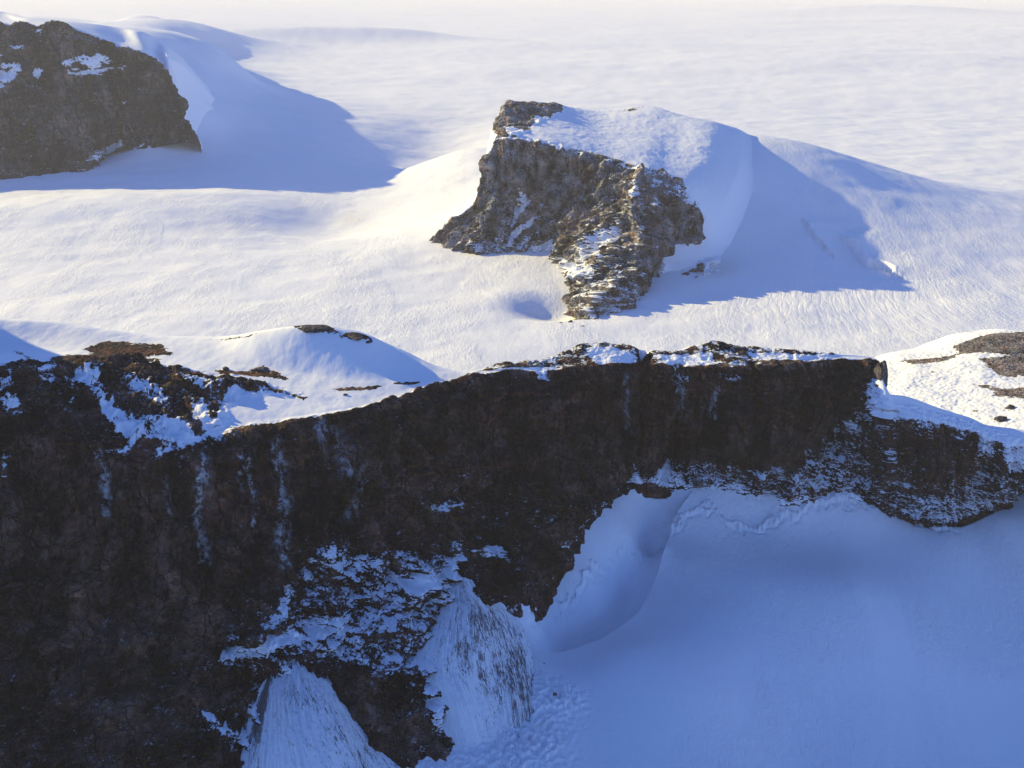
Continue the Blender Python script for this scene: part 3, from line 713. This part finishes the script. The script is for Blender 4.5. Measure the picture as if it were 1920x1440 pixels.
# ---- far mountain, upper left ----------------------------------------------
D = [   # skyline (px, py, z), shoulder, cliff edge (px, py), foot (px, py, z)
 ((-420,0,900), (-420,26), (-430,50), (-440,380,-5)),
 ((-200,8,880), (-200,28), (-205,47), (-210,360,-5)),
 ((-60,16,850), (-60,32), (-60,47), (-70,345,0)),
 ((10,24,815), (8,36), (8,49), (0,334,4)),
 ((60,33,800), (60,42), (60,51), (60,322,12)),
 ((110,38,785), (112,44), (115,50), (120,316,16)),
 ((170,44,765), (172,58), (175,70), (168,312,18)),
 ((230,52,735), (232,75), (232,95), (188,290,30)),
 ((262,60,715), (266,82), (268,102), (235,252,60)),
 ((296,80,650), (298,105), (302,126), (290,246,60)),
 ((318,110,575), (318,140), (318,158), (330,240,60)),
 ((334,150,450), (332,175), (334,196), (352,236,70)),
 ((440,215,120), (425,235), (415,250), (420,268,30)),
]
st = []
for a1, a2, a3, b in D:
    p1 = at(*a1[:2], z=a1[2]); p3 = at(*a3, Y=min(6450, p1[1] - 90)); p2 = at(*a2, Y=(p1[1] + p3[1]) / 2)
    pb = at(b[0], b[1], z=b[2])
    # keep the cliff steep: the foot cannot stand farther back than the edge
    if a1[0] < 350 and pb[1] > p3[1] - 60: pb = at(b[0], b[1], Y=p3[1] - 60)
    q_ = min(1, p1[2] / 600.0)
    lb = float(np.interp(a1[0], (60, 345), (8000, 1500)))
    back = p1 + np.array([0, 900, 0]); back[2] = p1[2] - 330
    backm = p1 + np.array([0, 200, 0]); backm[2] = p1[2] - 40
    hgt = p3[2] - pb[2]
    def mid(fz, fy): return np.array([lerp(p3[0], pb[0], fy), lerp(p3[1], pb[1], fy), p3[2] - hgt * fz])
    und = pb + np.array([0, -60, 0]); und[2] = pb[2] - 90
    if a1[0] == 440:
        last = [q + np.array([45.0, 40, 0]) for q in st[-1]]         # close the sheet under the glacier
        for q in last: q[2] = float(h_far(q[:1], q[1:2])[0]) - 15
        st.append(last); continue
    st.append([back, backm, p1, p2, p3, mid(.34, .35), mid(.70, .6), pb, und])
mas = Sheet(st, [int(n * Q) for n in (60, 60, 40, 50, 90, 90, 70, 20)], int(760 * Q), lambda i: .25 if i < 2 else 1)
def build_massif():
    s = mas; rr = s.rr; P = s.P
    wu, wv = s.warp(30, 120.0); w2u, w2v = s.warp(14, 40.0)
    cliff = sm(3.7, 4.1, rr) * sm(-440, -380, -s.px)
    cliff = sm(3.7, 4.1, rr)
    right = sm(12, -12, s.px - (324 + .55 * np.clip(s.py - 150, 0, 90)))
    cliff = cliff * right
    N0 = normals(P) * s.sgn
    Nh = N0.copy(); Nh[..., 2] *= lerp(1.0, 0.15, cliff); Nh /= np.linalg.norm(Nh, axis=-1)[..., None]
    d = rock_disp(P, N0, np.clip(cliff, .015, 1), 2.2, 9.0, .8, .7)
    P = P + Nh * d[..., None]
    P[..., 2] += (1 - cliff) * snow_wave(P[..., 0], P[..., 1])
    n = normals(P) * s.sgn; nz = n[..., 2]; x, y, z = P[..., 0], P[..., 1], P[..., 2]
    score = lerp(1.2, -.38, cliff) + .9 * (nz - .42) + .3 * fbm(x / 60, y / 60, z / 30, 3) + .3 * noise(x / 220, y / 220, z / 9)
    for pts in ([(120, 118), (185, 100), (205, 108), (250, 125), (200, 132), (190, 145), (130, 142)], [(0, 120), (40, 115), (40, 135), (0, 165)], [(20, 85), (50, 85), (45, 100)], [(60, 135), (80, 120), (76, 150)],
                [(160, 300), (180, 280), (240, 262), (300, 262), (260, 290), (180, 300)], [(220, 185), (245, 188), (235, 196)], [(75, 60), (90, 55), (80, 75)], [(8, 98), (0, 110), (0, 98)]):
        score = score + 1.3 * s.area(pts, 12, w2u, w2v)
    score = score - 1.4 * s.area([(225, 270), (250, 245), (300, 244), (290, 262), (240, 285)], 12, w2u, w2v)
    score = score + 6 * (1 - right)
    tone = np.clip(.18 + .5 * fbm(x / 140, y / 140, z / 70, 3), 0, .6)
    o = grid_mesh("mountain", P, {"snow": score, "frost": 0 * tone, "tone": tone}, M_rock_mtn, flip=s.sgn < 0)
    tag(o, "hazy flat-topped rock mountain in the upper left corner, casting a long blue shadow", "mountain", kind="structure")
build_massif()

# ---- gravel plateau on the right behind the ridge end -----------------------
E = [  # skyline, middle, front
 ((1600,700,100), (1600,735,110), (1600,800,110)),
 ((1672,694,112), (1672,725,125), (1672,775,130)),
 ((1705,678,118), (1705,720,132), (1705,775,140)),
 ((1760,668,126), (1760,715,136), (1760,792,148)),
 ((1800,650,142), (1800,705,142), (1800,800,156)),
 ((1850,635,158), (1850,700,148), (1850,810,168)),
 ((1920,631,166), (1920,700,152), (1920,812,180)),
 ((2020,640,160), (2020,700,160), (2020,800,195)),
 ((2200,640,160), (2200,700,170), (2200,790,210)),
]
st = []
for a1, a2, a3 in E:
    p1, p2, p3 = [at(*a[:2], z=a[2]) for a in (a1, a2, a3)]
    back = p1 + np.array([40, 400, 0]); back[2] = -40
    backm = p1 + np.array([0, 90, 0]); backm[2] = p1[2] - 14
    und = p3 + np.array([0, -60, 0]); und[2] = p3[2] - 60
    st.append([back, backm, p1, p2, p3, und])
pla = Sheet(st, [int(n * Q) for n in (30, 30, 110, 130, 20)], int(330 * Q))
def build_plateau():
    s = pla; P = s.P
    wu, wv = s.warp(14, 50.0); w2u, w2v = s.warp(7, 15.0)
    P = P.copy(); x, y, z = P[..., 0], P[..., 1], P[..., 2]
    P[..., 2] += 3.5 * fbm(x / 70, y / 60, 1, 4) + 1.2 * ridged(x / 14, y / 14, 1, 3)
    score = 1.0 + .35 * fbm(x / 30, y / 30, 2, 3)
    for pts, am in (([(1790, 650), (1830, 632), (1900, 625), (1990, 625), (1990, 668), (1900, 668), (1850, 662), (1800, 664)], 1.5), ([(1835, 675), (1990, 672), (1990, 706), (1880, 706)], 1.2),
                    ([(1690, 676), (1790, 664), (1790, 672), (1710, 684)], 1.0), ([(1820, 722), (1880, 728), (1960, 726), (1960, 748), (1880, 745)], 1.0)):
        score = score - am * s.area(pts, 9, w2u, w2v)
    o = grid_mesh("gravel_plateau", P, {"snow": score, "frost": 0 * x + .2, "tone": 0 * x + .5}, M_rock, flip=s.sgn < 0)
    tag(o, "low sunlit snow shelf with grey gravel at the right edge, behind the end of the near cliff", "plateau", kind="structure")
build_plateau()

# ------------------------------------------------------------------ snow fans under the near cliff
def mat_fan():
    N = NT("fan_snow")
    cmb = N.add("ShaderNodeCombineXYZ"); N.link(N.attr("across"), cmb.inputs[0]); N.link(N.attr("down"), cmb.inputs[1])
    def st_(a, b, det):
        n = N.add("ShaderNodeTexNoise"); n.inputs["Scale"].default_value = 1.0; n.inputs["Detail"].default_value = det; n.inputs["Roughness"].default_value = .6; n.inputs["Distortion"].default_value = .3
        N.link(N.scaled(cmb.outputs[0], (1 / a, 1 / b, 1)), n.inputs["Vector"]); return n.outputs["Fac"]
    g = N.math('ADD', N.math('MULTIPLY', st_(2.2, 16.0, 4), .6), N.math('MULTIPLY', st_(0.9, 4.0, 3), .4))
    g = N.math('ADD', g, N.math('MULTIPLY', N.math('SUBTRACT', st_(12.0, 60.0, 2), .5), .35))
    f = N.ramp(N.math('ADD', g, N.math('MULTIPLY', N.attr("streak"), .30)), 0.555, 0.68)
    N.link(N.mix(N.math('MULTIPLY', f, .92), SNOW, (0.05, 0.035, 0.035, 1)), N.b.inputs["Base Color"])
    N.b.inputs["Roughness"].default_value = 0.8
    N.link(N.bump(N.math('MULTIPLY', g, 2.5), 1.0, 1.0), N.b.inputs["Normal"])
    return N.m
M_fan = mat_fan()
def fan(radials, label, streaks, nu=260, nv=420):
    """radials: left to right, each [(px, py, metres in front of the rock | None, z)] from apex to foot"""
    C = []
    for r in radials:
        row = []
        for px, py, off, z in r:
            if off is None: row.append(at(px, py, z=z))
            else:
                k = ridge.loc(px, py); i = np.searchsorted(ridge.U, k[0]); j = min(np.searchsorted(ridge.V, k[1]), len(ridge.V) - 1)
                p = ridge.P[min(i, len(ridge.U) - 1), min(j, len(ridge.V) - 1)]
                row.append(at(px, py, Y=p[1] - off))
        C.append(row)
    C = np.array(C); n = len(C)
    A = pchip(np.arange(n), C, np.linspace(0, n - 1, int(nu * Q)))
    P = pchip(np.arange(C.shape[1]), A.transpose(1, 0, 2), np.linspace(0, C.shape[1] - 1, int(nv * Q))).transpose(1, 0, 2)
    x, y, z = P[..., 0], P[..., 1], P[..., 2]
    u = np.linspace(0, 1, P.shape[0])[:, None] + 0 * x; v = np.linspace(0, 1, P.shape[1])[None] + 0 * x
    wid = np.linalg.norm(P[-1] - P[0], axis=-1).max(); ln = np.linalg.norm(P[P.shape[0] // 2, -1] - P[P.shape[0] // 2, 0])
    ac = u * wid; dn = v * ln
    P = P.copy(); P[..., 2] += 2.0 * ridged(ac / 11, dn / 110, 2.0, 4) + .6 * fbm(x / 6, y / 6, z / 6, 3)
    sk = 0 * x
    for (u0, v0, ru, rv, am) in streaks: sk = sk + am * np.exp(-((u - u0) / ru) ** 2 - ((v - v0) / rv) ** 2)
    o = grid_mesh("snow_fan", P, {"across": ac, "down": dn, "streak": sk}, M_fan)
    if normals(P)[..., 2].mean() < 0: o.data.flip_normals()
    tag(o, label, "snow fan", group="snow fans under the near cliff", kind="thing")
fan([[(522,1244,2,0), (488,1290,0,0), (468,1340,0,0), (455,1400,0,0), (440,1600,None,-4)],
     [(535,1240,10,0), (512,1290,18,0), (506,1350,20,0), (500,1420,22,0), (505,1600,None,-6)],
     [(550,1238,14,0), (548,1290,30,0), (560,1360,42,0), (580,1440,44,0), (600,1600,None,-8)],
     [(575,1240,10,0), (605,1290,26,0), (640,1360,34,0), (680,1440,32,0), (730,1580,None,-8)],
     [(598,1246,2,0), (640,1296,0,0), (675,1350,0,0), (715,1405,0,0), (780,1470,None,0)]],
    "pale snow fan with a dark left flank, at the bottom left under the near cliff", [(.13, .42, .07, .40, 1.15), (.55, .4, .2, .35, .15), (.8, .8, .15, .3, .3), (.35, .9, .2, .3, -.4)])
fan([[(846,1092,2,0), (822,1150,2,0), (780,1240,2,0), (812,1330,2,0), (850,1408,None,4)],
     [(852,1087,12,0), (845,1150,22,0), (830,1240,26,0), (856,1320,26,0), (890,1416,None,0)],
     [(862,1084,14,0), (880,1150,32,0), (890,1240,38,0), (915,1320,None,34), (940,1415,None,-1)],
     [(885,1090,12,0), (918,1150,28,0), (948,1230,None,44), (968,1310,None,24), (980,1410,None,-1)],
     [(920,1108,4,0), (962,1150,None,34), (998,1230,None,16), (1006,1310,None,8), (1008,1395,None,3)]],
    "snow fan combed with dark rock streaks beside the smooth blue snow", [(.6, .35, .28, .35, .35), (.85, .7, .2, .3, .4), (.3, .5, .15, .4, .1), (.15, .8, .2, .2, -.3)])

# ------------------------------------------------------------------ boulders and outcrops
M_boulder = mat_rock("boulder_rock", (0.055, 0.034, 0.028, 1), (0.035, 0.025, 0.024, 1), (0.09, 0.055, 0.04, 1), .4)
def ico(sub):
    import bmesh
    bm = bmesh.new(); bmesh.ops.create_icosphere(bm, subdivisions=sub, radius=1.0)
    v = np.array([x.co[:] for x in bm.verts]); f = [[q.index for q in p.verts] for p in bm.faces]; bm.free(); return v, f
ICO = ico(5)
def rock_thing(name, p, size, label, cat_, seed, group=None, snow=.2, yaw=0.0):
    """an angular rock lying at p; size = half extents in metres"""
    v, f = ICO
    v = v.copy(); rs = np.random.RandomState(seed)
    for _ in range(11):                                    # planes chop the ball into facets
        n = rs.normal(size=3); n /= np.linalg.norm(n); h = rs.uniform(.55, .85)
        d = v @ n - h; v = v - np.clip(d, 0, None)[:, None] * n * .92
    v = v * (1 + .10 * fbm(v[:, 0] * 2.2 + seed, v[:, 1] * 2.2, v[:, 2] * 2.2, 4))[:, None]
    v = v * (1 + .05 * ridged(v[:, 0] * 5 + seed, v[:, 1] * 5, v[:, 2] * 9, 3))[:, None]
    c, s_ = math.cos(yaw), math.sin(yaw)
    v = v * np.array(size); v = np.stack([v[:, 0] * c - v[:, 1] * s_, v[:, 0] * s_ + v[:, 1] * c, v[:, 2]], -1)
    me = bpy.data.meshes.new(name); me.from_pydata(v.tolist(), [], f); me.update()
    nz = np.array([q.normal[2] for q in me.vertices])
    for k, a in (("snow", snow + .8 * (nz - .75)), ("frost", 0 * nz + .1), ("tone", 0 * nz + .15)):
        q = me.attributes.new(k, 'FLOAT', 'POINT'); q.data.foreach_set("value", a.astype(np.float32))
    me.materials.append(M_boulder)
    o = bpy.data.objects.new(name, me); scn.collection.objects.link(o); o.location = p.tolist() if hasattr(p, 'tolist') else p
    tag(o, label, cat_, group, "thing"); return o
def on(sheet, px, py):
    k = sheet.loc(px, py); i = min(np.searchsorted(sheet.U, k[0]), len(sheet.U) - 1); j = min(np.searchsorted(sheet.V, k[1]), len(sheet.V) - 1)
    return sheet.P[i, j].copy()
def on_near(px, py):
    z = 0.0
    for _ in range(8):
        p = at(px, py, z=z); z = float(h_near(np.array([p[0]]), np.array([p[1]]))[0])
    return at(px, py, z=z)
g_moat = "dark boulders in the snow moat below the central peak"
rock_thing("boulder", on_far(1069, 604), (9, 8, 7), "largest dark boulder in the moat below the foot of the central peak", "boulder", 3, g_moat)
rock_thing("boulder", on_far(1052, 606), (7, 5, 3), "flat dark boulder just left of the largest one in the moat", "boulder", 5, g_moat)
rock_thing("boulder", on_far(1092, 612), (8, 4, 3), "small boulder just right of the largest one in the moat", "boulder", 8, g_moat)
g_sh = "dark boulders on the snow shelf at the right edge"
rock_thing("boulder", on(pla, 1893, 766), (12, 10, 10), "rounded dark boulder, upper of the pair on the snow shelf at the right edge", "boulder", 11, g_sh)
rock_thing("boulder", on(pla, 1878, 788), (16, 10, 9), "wide dark boulder, lower of the pair on the snow shelf at the right edge", "boulder", 14, g_sh)
rock_thing("boulder", on(ridge, 424, 693), (6, 5, 7), "small upright boulder on the sunlit snow between the rocky knoll and the snow dome", "boulder", 21)
rock_thing("boulder", on(ridge, 330, 702), (8, 6, 8), "brown boulder on the crest of the rocky knoll", "boulder", 22)
rock_thing("boulder", on(ridge, 648, 741), (4, 3, 3), "tiny dark boulder on the snow saddle in front of the snow dome", "boulder", 23)
rock_thing("boulder", on(ridge, 1308, 908), (11, 8, 9), "dark boulder fallen at the foot of the near cliff, above the broken snow rim", "boulder", 31)
rock_thing("boulder", on_near(1040, 1302), (3.5, 3, 3), "small dark block in the snow right of the streaked fan", "boulder", 33)
rock_thing("boulder", on_near(1020, 1244), (1.6, 1.4, 1.2), "tiny dark rock in the snow beside the streaked fan, above the small dark block", "boulder", 34)
g_o = "flat rock outcrops on top of the snow dome"
rock_thing("rock_outcrop", on(ridge, 585, 614) - np.array([0, 0, 2]), (34, 22, 6), "long flat dark outcrop on the very top of the snow dome", "rock outcrop", 41, g_o, .05, -.1)
rock_thing("rock_outcrop", on(ridge, 662, 629) - np.array([0, 0, 2]), (19, 14, 6), "short dark outcrop just right of the top of the snow dome", "rock outcrop", 42, g_o, .05, -.4)
rock_thing("rock_outcrop", on(ridge, 688, 640) - np.array([0, 0, 2]), (10, 9, 4), "smallest outcrop, lowest on the right shoulder of the snow dome", "rock outcrop", 43, g_o, .05, -.4)
rock_thing("rock_outcrop", on(ridge, 487, 692) - np.array([0, 0, 2]), (15, 12, 6), "brown outcrop in the hollow in front of the snow dome", "rock outcrop", 44, None, .1)
p = on(ridge, 1655, 700)
rock_thing("rock_tower", np.array([p[0], p[1], p[2] - 8]), (13, 20, 34), "rounded rock tower at the right end of the near cliff top", "rock tower", 52, None, -.3)

# ------------------------------------------------------------------ haze
def box(name, x0, x1, y0, y1, z0, z1):
    me = bpy.data.meshes.new(name)
    v = [(x, y, z) for x in (x0, x1) for y in (y0, y1) for z in (z0, z1)]
    f = [(0, 1, 3, 2), (4, 6, 7, 5), (0, 4, 5, 1), (2, 3, 7, 6), (0, 2, 6, 4), (1, 5, 7, 3)]
    me.from_pydata(v, [], f)
    o = bpy.data.objects.new(name, me); scn.collection.objects.link(o); return o
HAZE = 1.5e-5
if HAZE:
    hz = box("haze", -105000, 105000, -3000, 131000, -400, 1300)
    m = bpy.data.materials.new("haze"); m.use_nodes = True
    nt = m.node_tree; nt.nodes.clear()
    out = nt.nodes.new("ShaderNodeOutputMaterial"); pv = nt.nodes.new("ShaderNodeVolumePrincipled")
    pv.inputs["Color"].default_value = (1.0, 0.97, 0.94, 1); pv.inputs["Density"].default_value = HAZE; pv.inputs["Anisotropy"].default_value = 0.0
    nt.links.new(pv.outputs[0], out.inputs["Volume"])
    hz.data.materials.append(m)
    tag(hz, "thin pale haze that whitens the far glacier and the mountain", "haze", kind="stuff")
